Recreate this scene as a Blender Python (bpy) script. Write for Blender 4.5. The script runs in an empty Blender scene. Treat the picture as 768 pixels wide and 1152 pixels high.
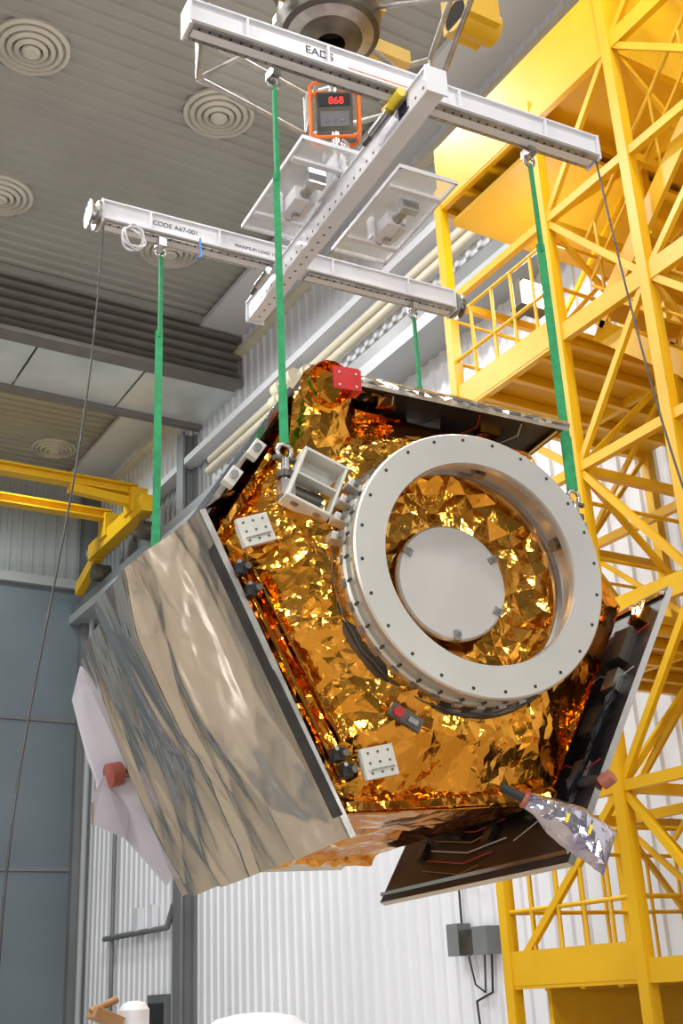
import bpy, math, random
from mathutils import Vector, Matrix, noise, geometry
random.seed(7)
ZC=1.6   # eye height: coordinates below are relative to eye level, objects are lifted by ZC
sc=bpy.context.scene
sc.view_settings.view_transform='Standard'
sc.view_settings.exposure=-.18
try: sc.view_settings.look='None'
except: pass

# ------------------------------------------------------------ materials
def mat(name,col,rough=.5,metal=0,bump=None,var=None,emit=None,alpha=None,trans=0,stretch=None,coat=0):
    m=bpy.data.materials.new(name); m.use_nodes=True
    nt=m.node_tree; N=nt.nodes; L=nt.links; b=N['Principled BSDF']
    b.inputs['Base Color'].default_value=(*col,1); b.inputs['Roughness'].default_value=rough
    b.inputs['Metallic'].default_value=metal
    if coat: b.inputs['Coat Weight'].default_value=coat
    tc=N.new('ShaderNodeTexCoord'); mp=N.new('ShaderNodeMapping'); L.new(tc.outputs['Object'],mp.inputs[0])
    if stretch: mp.inputs['Scale'].default_value=stretch
    if var:   # (scale, col2, lo, hi)
        n=N.new('ShaderNodeTexNoise'); n.inputs['Scale'].default_value=var[0]; n.inputs['Detail'].default_value=4
        r=N.new('ShaderNodeValToRGB'); r.color_ramp.elements[0].position=var[2]; r.color_ramp.elements[1].position=var[3]
        r.color_ramp.elements[0].color=(*col,1); r.color_ramp.elements[1].color=(*var[1],1)
        L.new(mp.outputs[0],n.inputs['Vector']); L.new(n.outputs[0],r.inputs[0]); L.new(r.outputs[0],b.inputs['Base Color'])
    if bump:  # (kind, scale, strength, dist)
        t=N.new('ShaderNodeTexNoise'); t.inputs['Detail'].default_value=3; L.new(mp.outputs[0],t.inputs['Vector'])
        t.inputs['Scale'].default_value=bump[1]
        bp=N.new('ShaderNodeBump'); bp.inputs['Strength'].default_value=bump[2]; bp.inputs['Distance'].default_value=bump[3]
        L.new(t.outputs[0],bp.inputs['Height']); L.new(bp.outputs[0],b.inputs['Normal'])
    if emit:
        b.inputs['Emission Color'].default_value=(*emit[0],1); b.inputs['Emission Strength'].default_value=emit[1]
    if alpha is not None: b.inputs['Alpha'].default_value=alpha
    if trans: b.inputs['Transmission Weight'].default_value=trans
    return m

GOLD=mat('gold_foil',(.80,.345,.035),.13,1,bump=('n',8,.45,.025),var=(2,(.90,.46,.085),.35,.7))
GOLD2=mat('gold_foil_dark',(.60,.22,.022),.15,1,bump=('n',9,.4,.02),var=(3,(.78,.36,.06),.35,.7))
SILV=mat('silver_foil',(.58,.55,.51),.15,1,bump=('n',3.5,.10,.02),var=(.8,(.66,.63,.59),.35,.7))
ALU=mat('machined_aluminium',(.58,.57,.53),.42,.85,bump=('n',60,.05,.002),var=(2,(.64,.63,.59),.3,.7))
ALUD=mat('dark_aluminium',(.33,.32,.31),.35,.9,var=(8,(.5,.49,.46),.4,.7))
DISC=mat('grey_plate',(.62,.60,.57),.4,.7,var=(3,(.70,.68,.65),.3,.7))
WHITE=mat('white_paint',(.66,.67,.72),.35,0,bump=('n',30,.04,.003),var=(3,(.74,.74,.78),.3,.7))
WHITE2=mat('white_part',(.64,.64,.60),.4,.1,var=(9,(.56,.56,.52),.4,.7))
BLACK=mat('black_rubber_and_gap_shade',(.012,.012,.013),.5,0,var=(8,(.03,.03,.032),.4,.7))
CARB=mat('carbon_panel',(.010,.010,.014),.42,.0,bump=('n',6,.1,.01),var=(4,(.022,.020,.022),.4,.7))
CELL=mat('solar_cell',(.01,.015,.06),.15,.3,var=(30,(.02,.03,.09),.4,.6))
RED=mat('red_cover',(.50,.015,.015),.4,0,var=(8,(.56,.03,.03),.4,.7))
GREEN=mat('green_sling',(.01,.25,.085),.65,0,bump=('n',90,.3,.004),var=(20,(.015,.33,.12),.4,.7))
YEL=mat('yellow_paint',(.74,.42,.006),.36,0,bump=('n',12,.04,.004),var=(1.5,(.80,.48,.012),.35,.7))
YEL2=mat('yellow_deck',(.62,.36,.006),.5,0,bump=('n',40,.15,.004),var=(1.5,(.72,.42,.01),.35,.7))
ORG=mat('orange_paint',(.85,.16,.01),.4,0,var=(6,(.9,.22,.03),.4,.7))
STEEL=mat('bright_steel',(.55,.55,.55),.25,1,bump=('n',20,.1,.004),var=(10,(.4,.4,.4),.4,.7))
DSTEEL=mat('dark_steel',(.10,.095,.085),.4,.8,var=(5,(.18,.16,.13),.4,.7))
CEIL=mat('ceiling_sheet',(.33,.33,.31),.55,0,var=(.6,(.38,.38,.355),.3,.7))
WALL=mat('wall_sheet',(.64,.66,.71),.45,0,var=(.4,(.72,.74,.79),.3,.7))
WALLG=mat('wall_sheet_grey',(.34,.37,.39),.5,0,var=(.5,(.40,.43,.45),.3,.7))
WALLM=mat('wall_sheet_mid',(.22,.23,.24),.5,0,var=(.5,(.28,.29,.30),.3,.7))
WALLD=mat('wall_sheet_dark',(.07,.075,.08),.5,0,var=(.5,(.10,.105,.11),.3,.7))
TRIMG=mat('grey_trim',(.15,.16,.17),.5,.2,var=(1,(.20,.21,.22),.3,.7))
DOORB=mat('blue_grey_door',(.12,.155,.185),.45,0,bump=('n',3,.05,.01),var=(.5,(.15,.19,.22),.3,.7))
LOUV=mat('louver_grey',(.17,.165,.15),.5,.2,var=(2,(.21,.205,.19),.3,.7))
SOFF=mat('soffit_sheet',(.60,.66,.65),.25,.3,var=(.7,(.80,.85,.83),.35,.7))
FLOORM=mat('floor_paint',(.30,.25,.19),.3,0,bump=('n',5,.03,.003),var=(.3,(.40,.34,.27),.3,.7))
CREAM=mat('cream_pipe',(.60,.55,.42),.45,0,var=(2,(.66,.61,.49),.3,.7))
VENT=mat('vent_metal',(.56,.54,.48),.45,.1,var=(2,(.62,.60,.54),.3,.7))
ACRY=mat('frosted_acrylic',(.80,.83,.86),.10,0,alpha=.30,var=(3,(.9,.92,.94),.3,.7))
GLASSY=mat('clear_panel',(.7,.74,.74),.08,0,alpha=.14,var=(3,(.8,.82,.82),.3,.7))
LED=mat('red_led',(.5,.0,.0),.4,0,emit=((1,.04,.03),2.4),var=(3,(.5,.0,.0),.3,.7))
LAMP=mat('lamp_glow',(1,1,1),.4,0,emit=((1,.97,.9),16),var=(3,(1,1,1),.3,.7))
POUCH=mat('pouch_film',(.34,.32,.52),.14,.9,bump=('n',12,.3,.02),var=(7,(.58,.56,.64),.35,.6))
PINK=mat('pink_tape',(.30,.07,.05),.4,0,var=(9,(.38,.13,.10),.4,.6))
LILAC=mat('white_radiator',(.62,.61,.70),.3,.1,var=(2,(.52,.52,.64),.3,.7))
INK=mat('print_ink',(.03,.03,.05),.5,0,var=(3,(.04,.04,.06),.3,.7))
BROWN=mat('brown_canvas',(.25,.13,.05),.7,0,var=(6,(.35,.2,.09),.3,.7))
TAG=mat('yellow_label',(.8,.6,.03),.4,0,var=(6,(.85,.68,.08),.3,.7))

# ------------------------------------------------------------ mesh builder
class MB:
    def __init__(s): s.v=[];s.f=[];s.mi=[];s.sm=[];s.mats=[]
    def m(s,mt):
        if mt not in s.mats: s.mats.append(mt)
        return s.mats.index(mt)
    def poly(s,vs,fs,mt,smooth=False):
        o=len(s.v); k=s.m(mt); s.v+= [tuple(v) for v in vs]
        for f in fs: s.f.append([i+o for i in f]); s.mi.append(k); s.sm.append(smooth)
    def box(s,c,size,mt,R=None):
        x,y,z=[q/2 for q in size]; c=Vector(c)
        P=[Vector(p) for p in [(-x,-y,-z),(x,-y,-z),(x,y,-z),(-x,y,-z),(-x,-y,z),(x,-y,z),(x,y,z),(-x,y,z)]]
        if R is not None: P=[R@p for p in P]
        s.poly([c+p for p in P],[(0,3,2,1),(4,5,6,7),(0,1,5,4),(1,2,6,5),(2,3,7,6),(3,0,4,7)],mt)
    def frame(s,p0,p1,up):
        x=(Vector(p1)-Vector(p0)).normalized(); up=Vector(up)
        if abs(x.dot(up))>.99: up=Vector((0,1,0))
        y=up.cross(x).normalized(); z=x.cross(y)
        return Matrix((x,y,z)).transposed()
    def beam(s,p0,p1,w,h,mt,up=(0,0,1)):
        p0=Vector(p0);p1=Vector(p1)
        s.box((p0+p1)/2,((p1-p0).length,w,h),mt,s.frame(p0,p1,up))
    def ibeam(s,p0,p1,w,h,mt,t=.02,up=(0,0,1)):
        R=s.frame(p0,p1,up); z=R@Vector((0,0,1)); p0=Vector(p0);p1=Vector(p1)
        s.beam(p0+z*(h/2-t/2),p1+z*(h/2-t/2),w,t,mt,up); s.beam(p0-z*(h/2-t/2),p1-z*(h/2-t/2),w,t,mt,up)
        s.beam(p0,p1,t,h-2*t,mt,up)
    def cyl(s,p0,p1,r,mt,r1=None,n=16,caps=True):
        if r1 is None: r1=r
        p0=Vector(p0);p1=Vector(p1); R=s.frame(p0,p1,(0,0,1)); y=R@Vector((0,1,0)); z=R@Vector((0,0,1))
        A=[];B=[]
        for i in range(n):
            t=2*math.pi*i/n; d=y*math.cos(t)+z*math.sin(t); A.append(p0+d*r); B.append(p1+d*r1)
        s.poly(A+B,[(i,(i+1)%n,n+(i+1)%n,n+i) for i in range(n)],mt,True)
        if caps: s.poly(A,[tuple(reversed(range(n)))],mt); s.poly(B,[tuple(range(n))],mt)
    def lathe(s,prof,M,mt,n=64,a0=0,a1=2*math.pi,smooth=True):
        full=abs(a1-a0-2*math.pi)<1e-6; cnt=n if full else n+1
        for (ra,za),(rb,zb) in zip(prof[:-1],prof[1:]):
            V=[]
            for r,z in ((ra,za),(rb,zb)):
                for i in range(cnt):
                    t=a0+(a1-a0)*i/n; V.append(M@Vector((r*math.cos(t),r*math.sin(t),z)))
            F=[(i,(i+1)%cnt,cnt+(i+1)%cnt,cnt+i) for i in range(n)]
            s.poly(V,F,mt,smooth)
    def tube(s,pts,r,mt,n=8):
        for a,b in zip(pts[:-1],pts[1:]): s.cyl(a,b,r,mt,n=n)
    def torus(s,M,R,r,mt,n=20,k=8,a0=0,a1=2*math.pi):
        V=[];F=[]
        full=abs(a1-a0-2*math.pi)<1e-6; cnt=n if full else n+1
        for i in range(cnt):
            t=a0+(a1-a0)*i/n
            for j in range(k):
                q=2*math.pi*j/k; V.append(M@Vector(((R+r*math.cos(q))*math.cos(t),(R+r*math.cos(q))*math.sin(t),r*math.sin(q))))
        for i in range(n):
            for j in range(k):
                a=i*k+j;b=i*k+(j+1)%k;c=((i+1)%cnt)*k+(j+1)%k;d=((i+1)%cnt)*k+j
                F.append((a,b,c,d))
        s.poly(V,F,mt,True)
    def done(s,name,parent=None,bevel=0,lift=True):
        me=bpy.data.meshes.new(name); me.from_pydata(s.v,[],s.f)
        for q in s.mats: me.materials.append(q)
        for i,p in enumerate(me.polygons): p.material_index=s.mi[i]; p.use_smooth=s.sm[i]
        me.update(); o=bpy.data.objects.new(name,me); sc.collection.objects.link(o)
        if parent: o.parent=parent
        elif lift: o.location=(0,0,ZC)
        if bevel:
            b=o.modifiers.new('b','BEVEL'); b.width=bevel; b.segments=2; b.limit_method='ANGLE'
        return o
def T(p,axis=(0,0,1)):
    z=Vector(axis).normalized(); q=Vector((0,0,1)).rotation_difference(z)
    return Matrix.Translation(Vector(p))@q.to_matrix().to_4x4()
def empty(name,M=None):
    o=bpy.data.objects.new(name,None); sc.collection.objects.link(o)
    if M: o.matrix_world=M
    return o
def curve(name,pts,r,mt,parent=None,cyc=False):
    c=bpy.data.curves.new(name,'CURVE'); c.dimensions='3D'; c.bevel_depth=r; c.bevel_resolution=3
    s=c.splines.new('NURBS'); s.points.add(len(pts)-1); s.use_endpoint_u=True; s.order_u=4; s.use_cyclic_u=cyc
    for p,q in zip(s.points,pts): p.co=(*q,1)
    c.materials.append(mt); o=bpy.data.objects.new(name,c); sc.collection.objects.link(o)
    if parent: o.parent=parent
    else: o.location=(0,0,ZC)
    return o

# ------------------------------------------------------------ room shell (relative to eye level)
XW=10.0; XL=-10.0; YF=29.0; YN=-8.0; ZT=13.6; ZF=-1.6
def ribbed(name,orig,run,ext,nrm,Lrun,Lext,pitch,depth,mt,extra=None):
    b=MB(); orig=Vector(orig);run=Vector(run);ext=Vector(ext);nrm=Vector(nrm)
    pr=[]; n=int(Lrun/pitch)
    for i in range(n):
        for f,d in ((0,0),(.55,0),(.62,1),(.93,1)): pr.append(((i+f)*pitch,d*depth))
    pr.append((Lrun,0))
    V=[orig+run*x+nrm*d for x,d in pr]+[orig+run*x+nrm*d+ext*Lext for x,d in pr]; k=len(pr)
    b.poly(V,[(i,i+1,k+i+1,k+i) for i in range(k-1)],mt)
    if extra: extra(b)
    return b.done(name)
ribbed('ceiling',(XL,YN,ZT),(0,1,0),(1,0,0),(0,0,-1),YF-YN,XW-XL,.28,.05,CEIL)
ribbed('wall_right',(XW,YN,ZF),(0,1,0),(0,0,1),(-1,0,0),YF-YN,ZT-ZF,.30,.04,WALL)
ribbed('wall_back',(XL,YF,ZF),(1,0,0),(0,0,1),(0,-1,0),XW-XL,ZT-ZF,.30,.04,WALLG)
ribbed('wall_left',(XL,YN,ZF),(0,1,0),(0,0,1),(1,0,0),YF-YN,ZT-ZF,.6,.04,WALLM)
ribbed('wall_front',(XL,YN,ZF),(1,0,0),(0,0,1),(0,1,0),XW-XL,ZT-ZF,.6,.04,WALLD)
b=MB(); b.box((0,(YF+YN)/2,ZF-.1),(XW-XL,YF-YN,.2),FLOORM)
b.done('floor')
b=MB()
b.box((XW-.35,(YN+YF)/2,9.45),(.7,YF-YN,.22),WALLG); b.box((XW-.62,(YN+YF)/2,9.68),(.12,YF-YN,.24),TRIMG)
b.done('trim_1')
b=MB(); b.box((XW-.2,(YN+YF)/2,11.25),(.4,YF-YN,.16),WALL); b.done('trim_2')
b=MB()
b.box((XW-.12,(YN+YF)/2,12.9),(.2,YF-YN,.10),CREAM); b.box((XW-.5,(YN+YF)/2,13.42),(1.0,YF-YN,.12),WALL); b.done('trim_3')
b=MB()
for y in (22.3,):
    b.ibeam((XW-.25,y,ZF),(XW-.25,y,12),.35,.35,TRIMG,t=.06,up=(1,0,0))
    b.box((XW-.06,y+.9,4),(.06,.25,11),WALLG)
b.box((XW-.2,28.75,5.9),(.5,.4,15),TRIMG)
b.done('trim_4')
ribbed('trim_5',(XW-.06,21.5,9.56),(0,1,0),(0,0,1),(-1,0,0),7.2,1.6,.30,.04,WALLM)
# header with louvers across the hall
b=MB()
b.box((0,21.0,12.95),(19.9,1.7,1.25),LOUV)
for i in range(6):
    z=12.32+i*.22
    b.box((0,19.98,z),(19.8,.34,.04),LOUV,Matrix.Rotation(-.5,3,'X')); b.box((0,20.13,z+.10),(19.8,.03,.08),BLACK)  # black strips behind the slats stand in for shade in the gaps
b.box((0,19.95,13.5),(19.8,.35,.16),CEIL); b.box((0,19.95,12.16),(19.8,.4,.1),LOUV)
for i in range(9): b.box((-9+i*2.25,20.95,12.15),(2.2,1.9,.05),SOFF)
b.box((0,21.95,12.1),(19.8,.16,.2),LOUV)
b.done('ventilation_louver_header')
# hangar door
b=MB()
b.box((3.7,YF-.14,(10.3+ZF)/2),(11.8,.12,10.3-ZF),DOORB)
for z in (3.2,6.8): b.box((3.7,YF-.22,z),(11.8,.05,.1),TRIMG)
for x in (-2.1,1.0,4.0,7.0): b.box((x,YF-.22,(10.3+ZF)/2),(.1,.05,10.3-ZF),TRIMG)
b.box((3.6,YF-.22,10.4),(12.2,.3,.25),WALLG)
b.done('door_1')
b=MB(); b.box((XW-.11,23.9,(.26+ZF)/2),(.1,.95,.26-ZF),TRIMG); b.box((XW-.17,23.9,(.1+ZF)/2),(.06,.75,.1-ZF),BLACK)
b.cyl((XW-.2,23.6,-.6),(XW-.26,23.6,-.6),.03,STEEL); b.done('door_2')

def diffuser(x,y):
    b=MB(); M=T((x,y,ZT-.03),(0,0,-1))
    for k,r in enumerate((.58,.47,.36,.25)):
        b.lathe([(r,0.0),(r,.05+.02*k),(r-.06,.07+.025*k),(r-.09,.0+.02*k)],M,VENT,n=40)
    b.lathe([(.14,.05),(.14,.14),(.10,.17),(0.001,.17)],M,VENT,n=32); b.lathe([(.58,0.01),(.001,.01)],M,VENT,n=40)
    return b.done('ceiling_air_diffuser')
for x,y in ((3.54,14.0),(6.66,14.0),(4.1,17.7),(7.45,17.9),(8.2,27.3)):
    diffuser(x,y)

# pipes on right wall
b=MB()
for k,(dz,dx) in enumerate(((0,.25),(-.28,.3))):
    z=10.85+dz; x=XW-dx
    pts=[(x,9.5,z),(x,16.8,z),(x-.25,16.9,z-.1),(x-.25,17.4,z-.1),(x,17.5,z),(x,21,z-.0)]
    b.tube(pts,.10,CREAM,n=12)
    for p in pts[1:-1]: b.cyl(Vector(p)-Vector((0,.12,0)),Vector(p)+Vector((0,.12,0)),.15,CREAM,n=12)
b.done('wall_pipes')
b=MB()
b.tube([(XW-.12,26.6,12),(XW-.12,26.6,-1.4)],.05,TRIMG); b.tube([(XW-.3,28.2,10),(XW-.3,28.2,-1.4)],.07,WALLG)
b.tube([(XW-.15,27.0,1.5),(XW-.15,23.4,1.5),(XW-.15,23.1,1.9),(XW-.15,22.9,1.9)],.06,TRIMG)
for y in (24.2,25.0): b.box((XW-.12,y,1.75),(.15,.2,.5),WALL)
b.done('wall_conduits')
b=MB()
b.box((XW-.15,13.2,.62),(.2,.62,.30),DSTEEL); b.box((XW-.16,12.9,.62),(.24,.3,.34),TRIMG); b.box((XW-.16,13.5,.66),(.22,.25,.4),TRIMG)
b.tube([(XW-.1,13.5,.8),(XW-.1,13.5,1.3),(XW-.1,13.2,1.45),(XW-.1,12.9,1.5)],.015,BLACK)
b.tube([(XW-.1,12.9,.45),(XW-.1,12.95,.0),(XW-.1,13.3,-.1),(XW-.1,13.2,-1.2)],.015,BLACK)
b.tube([(XW-.1,13.4,.45),(XW-.1,13.3,.1),(XW-.1,13.1,0),(XW-.1,13.05,.45)],.012,BLACK)
b.done('wall_switch_boxes')

# bridge crane (far)
b=MB()
for y in (24.0,25.7):
    b.ibeam((-9.6,y,11.2),(9.2,y,11.2),.3,.24,YEL,t=.04)
b.beam((9.2,23.2,10.6),(9.2,26.8,10.6),.3,.4,YEL); b.box((9.2,24,10.9),(.4,.5,.6),YEL); b.box((9.2,25.7,10.9),(.4,.5,.6),YEL)
b.beam((9.0,24.0,10.9),(7.6,24.0,11.0),.2,.2,YEL); b.beam((9.25,26.6,10.5),(9.25,28.0,10.0),.2,.3,YEL)
for y in (23.4,26.5): b.cyl((9.1,y,10.0),(9.5,y,10.0),.22,DSTEEL)
b.beam((-9.3,23.2,10.6),(-9.3,26.8,10.6),.3,.45,YEL)
b.done('bridge_crane')

# ------------------------------------------------------------ yellow access tower
b=MB()
Xs=[7.0,8.5,9.7]; Ys=[8.85,7.2,6.05,4.6,3.2]; top=12.6
for x in Xs:
    for k,y in enumerate(Ys):
        tt=8.35 if (k<2 and x<9) else top
        b.beam((x,y,ZF),(x,y,tt),.11,.11,YEL,up=(0,1,0))
Zl=[.1,1.5,2.95,4.35,5.75,7.05,8.35,9.8,11.2,12.5]
for i,z in enumerate(Zl):
    h=.18 if i%2==0 else .09
    for x in Xs[:2]: b.beam((x,Ys[0] if z<8.5 else Ys[2],z),(x,Ys[-1],z),.07,h,YEL)
    for k,y in enumerate(Ys):
        if z>8.5 and k<2: b.beam((Xs[2],y-.3,z),(Xs[2],y,z),.08,h,YEL); continue
        b.beam((Xs[0],y,z),(Xs[-1],y,z),.07,h,YEL)
for i in range(len(Zl)-1):
    z0,z1=Zl[i],Zl[i+1]
    for j in range(4):
        if z0>8.3 and j<2: continue
        ya,yb=Ys[j],Ys[j+1]
        if (i+j)%2: ya,yb=yb,ya
        if j>0 or i%3==0: b.beam((Xs[0],ya,z0),(Xs[0],yb,z1),.05,.065,YEL)
        b.beam((Xs[1],yb,z0),(Xs[1],ya,z1),.04,.05,YEL)
    for j in (1,2):
        if z0>8.3 and j<2: continue
        xa,xb=Xs[0],Xs[1]
        if (i+j)%2: xa,xb=xb,xa
        b.beam((xa,Ys[j],z0),(xb,Ys[j],z1),.045,.055,YEL)
    xa,xb=(Xs[1],Xs[2]) if i%2 else (Xs[2],Xs[1])
    for k,y in enumerate(Ys[:3]):
        if z0>8.3 and k<2: continue
        b.beam((xa,y,z0),(xb,y,z1),.045,.05,YEL)
for z in (.1,2.95,5.75,8.35,11.2):
    if z<9: b.box((8.35,8.0,z+.02),(2.68,1.75,.05),YEL2)
    b.box((9.1,5.3,z+.02),(1.25,3.6,.05),YEL2)
    if z>9: continue
    b.beam((Xs[0]-.03,Ys[0]+.05,z+.08),(Xs[0]-.03,Ys[1],z+.08),.02,.28,YEL)
    for yy in (7.5,7.95,8.4): b.beam((7.0,yy,z-.06),(9.7,yy,z-.06),.06,.1,YEL)
    if z>8: continue
    for hz in (.55,1.08):
        b.tube([(Xs[0],Ys[0],z+hz),(Xs[0],Ys[1],z+hz)],.02,YEL); b.tube([(Xs[0],Ys[0],z+hz),(Xs[2],Ys[0],z+hz)],.02,YEL)
        b.tube([(Xs[1],Ys[1],z+hz),(Xs[1],Ys[3],z+hz)],.02,YEL)
        b.tube([(Xs[0],Ys[1],z+hz),(Xs[1],Ys[1],z+hz)],.02,YEL)
    for y in (7.5,7.82,8.14,8.5): b.tube([(Xs[0],y,z),(Xs[0],y,z+1.08)],.018,YEL)
    for x in (7.3,7.6,7.9,8.2,8.8,9.2): b.tube([(x,Ys[0],z),(x,Ys[0],z+1.08)],.018,YEL)
    for y in (6.5,5.9,5.4,4.8,4.2): b.tube([(Xs[1],y,z),(Xs[1],y,z+1.08)],.018,YEL)
# stair flights between decks
for k,z in enumerate((.1,2.95,5.75)):
    ya,yb=(6.9,3.9) if k%2==0 else (3.9,6.9)
    for x in (7.2,8.1):
        b.beam((x,ya,z),(x,yb,z+2.75),.05,.2,YEL)
        b.tube([(x,ya,z+.95),(x,yb,z+3.7)],.022,YEL); b.tube([(x,ya,z+.5),(x,yb,z+3.25)],.015,YEL)
        for t in (.05,.2,.35,.5,.65,.8,.95): b.tube([(x,ya+(yb-ya)*t,z+2.75*t),(x,ya+(yb-ya)*t,z+2.75*t+.95)],.016,YEL)
    for i in range(12):
        t=(i+.5)/12; b.box((7.65,ya+(yb-ya)*t,z+2.75*t),(.9,.24,.03),YEL2)
b.box((8.35,8.0,8.12),(2.5,1.6,.05),YEL2); b.box((7.0,7.45,8.75),(.05,2.8,.75),YEL)
b.box((8.38,6.6,8.40),(2.7,1.1,.05),YEL2); b.box((8.4,6.05,9.0),(2.7,.05,1.2),YEL)
b.box((9.68,7.5,6.9),(.04,2.6,2.1),YEL2)
b.box((7.9,8.5,-.15),(1.6,.05,.45),YEL)
b.box((7.85,8.5,7.15),(.4,.2,.32),DSTEEL); b.box((7.85,8.38,7.15),(.34,.04,.26),LAMP); b.beam((7.85,8.6,7.05),(7.85,8.85,7.05),.06,.06,DSTEEL)
b.done('access_tower')

# ------------------------------------------------------------ lifting frame
lf=empty('lifting_frame',Matrix.Translation((0,0,ZC)))
H=4.8
def hbeam(p0,p1,name):
    b=MB(); p0=Vector(p0);p1=Vector(p1); R=b.frame(p0,p1,(0,0,1)); x=R@Vector((1,0,0)); y=R@Vector((0,1,0)); z=Vector((0,0,1))
    b.beam(p0+z*.10,p1+z*.10,.09,.14,WHITE); b.beam(p0+z*.175,p1+z*.175,.13,.012,WHITE)
    b.beam(p0+z*.028,p1+z*.028,.15,.012,WHITE)
    L=(p1-p0).length
    for t0,t1 in ((0.01,.47),(.55,.99)):
        b.beam(p0+x*L*t0+z*.012,p0+x*L*t1+z*.012,.11,.02,ALUD)
        b.beam(p0+x*L*t0+z*.0,p0+x*L*t1+z*.0,.05,.006,WHITE)
        n=int(L*(t1-t0)/.06)
        for i in range(n):
            q=p0+x*(L*t0+.03+i*.06)
            b.cyl(q-y*.04+z*.002,q-y*.04-z*.001,.008,BLACK,n=8)
            b.cyl(q+y*.04+z*.002,q+y*.04-z*.002,.008,STEEL,n=8)
    for e,d in ((p0,-x),(p1,x)):
        b.box(e+z*.09,(.014,.14,.18),WHITE,R)
    for t in (.12,.3,.62,.85):
        b.box(p0+x*L*t+z*.10-y*.05,(.012,.05,.13),WHITE,R)
    return b,x,y
b,x,y=hbeam((1.94,4.47,H),(4.65,4.29,H),'a'); b.done('beam_near',lf)
b,x,y=hbeam((2.12,6.30,H),(4.87,6.14,H),'b')
for e,d in ((Vector((2.12,6.30,H)),-x),(Vector((4.87,6.14,H)),x)):
    b.cyl(e+d*.01+Vector((0,0,.08)),e+d*.03+Vector((0,0,.08)),.10,ALUD,n=24); b.cyl(e+d*.03+Vector((0,0,.08)),e+d*.07+Vector((0,0,.08)),.06,STEEL,n=20); b.cyl(e+d*.07+Vector((0,0,.08)),e+d*.08+Vector((0,0,.08)),.10,ALUD,n=24)
    for k in range(10):
        t=k*math.pi/5; o_=Vector((0,math.cos(t)*.082,math.sin(t)*.082)); b.cyl(e+d*.08+Vector((0,0,.08))+o_,e+d*.083+Vector((0,0,.08))+o_,.010,BLACK,n=8)
b.done('beam_far',lf)
b=MB()
c0=Vector((3.28,4.08,4.72));c1=Vector((3.46,6.68,4.72)); R=b.frame(c0,c1,(0,0,1)); cx=R@Vector((1,0,0)); cy=R@Vector((0,1,0)); z=Vector((0,0,1))
b.beam(c0-cy*.05,c1-cy*.05,.012,.15,WHITE); b.beam(c0+cy*.05,c1+cy*.05,.012,.15,WHITE)
b.beam(c0-z*.07,c1-z*.07,.112,.012,WHITE); b.beam(c0+z*.078,c1+z*.078,.14,.012,WHITE)
Lc=(c1-c0).length
for i in range(int(Lc/.085)):
    q=c0+cx*(.05+i*.085)
    for s in (-1,1): b.cyl(q+cy*.056*s-z*.03,q+cy*.057*s-z*.03,.010,BLACK,n=10)
for e in (c0,c1): b.box(e,(.012,.14,.18),WHITE,R)
for i in range(14): b.cyl(c1-cx*(.08+.09*i)-z*.0762,c1-cx*(.08+.09*i)-z*.078,.009,DSTEEL,n=8)
for t in (.13,.80): b.cyl(c0+cx*Lc*t+cy*.11+z*.02,c0+cx*Lc*(t+.08)+cy*.11+z*.02,.03,STEEL); b.cyl(c0+cx*Lc*(t+.08)+cy*.11+z*.02,c0+cx*Lc*(t+.12)+cy*.11+z*.02,.018,DSTEEL)
b.cyl(c0+cx*Lc*.08+cy*.1+z*.06,c0+cx*Lc*.15+cy*.1+z*.06,.03,TAG)
mid=Vector((3.34,5.28,4.82))
b.box(mid+z*.08,(.26,.02,.20),WHITE,R); b.box(mid+z*.08+cy*.06,(.26,.02,.20),WHITE,R); b.cyl(mid+z*.12-cy*.06,mid+z*.12+cy*.12,.03,STEEL)
for s in (-1,1):
    b.box(c0+cx*.45+cy*.0575*s,(.22,.002,.10),LILAC,R)
    b.box(c0+cx*.28+cy*.0575*s,(.10,.002,.09),CELL,R)
b.done('cross_beam',lf)
b=MB()
pc=Vector((3.51,5.42,4.86))
for s in (-1,1):
    a=pc+cy*(-s*.34)
    b.box(a,(.98,.42,.012),ACRY,R)
    for t in (-1,1):
        b.box(a+cx*.485*t,(.014,.43,.03),WHITE,R); b.box(a+cy*.21*t,(.98,.014,.03),WHITE,R)
    b.box(a-z*.06+cx*.05,(.22,.14,.10),WHITE,R); b.cyl(a-z*.06-cx*.2,a-z*.06+cx*.2,.035,ALUD,n=14)
    b.box(a-z*.05-cx*.22,(.06,.12,.12),STEEL,R); b.cyl(a+z*.02+cx*.1,a-z*.14+cx*.1,.025,STEEL,n=12)
    b.box(a-z*.04+cx*.12+cy*.1,(.05,.03,.16),WHITE,R); b.box(a-z*.10+cx*.02-cy*.05,(.16,.04,.04),ALU,R)
    for t in (-.3,.3): b.beam(a+cx*t-cy*.2-z*.02,a+cx*t+cy*.2-z*.02,.04,.02,WHITE)
b.done('adjustment_plates',lf)
def text(s,loc,R,size,mt,parent,name):
    c=bpy.data.curves.new(name,'FONT'); c.body=s; c.size=size; c.extrude=.0006; c.materials.append(mt)
    o=bpy.data.objects.new(name,c); sc.collection.objects.link(o); o.parent=parent
    M=R.to_4x4(); M.translation=Vector(loc); o.matrix_local=M
def face_R(dx,nrm):
    x=Vector(dx).normalized(); n=Vector(nrm).normalized(); y=n.cross(x); return Matrix((x,y,n)).transposed()
xa=(Vector((4.65,4.29,0))-Vector((1.94,4.47,0))).normalized(); na=Vector((0,0,1)).cross(xa)*-1
text('EADS',Vector((1.94,4.47,H+.085))+xa*.68+na*.047,face_R(xa,na),.075,INK,lf,'lettering_1')
xb=(Vector((4.87,6.14,0))-Vector((2.12,6.30,0))).normalized(); nb=Vector((0,0,1)).cross(xb)*-1
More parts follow.
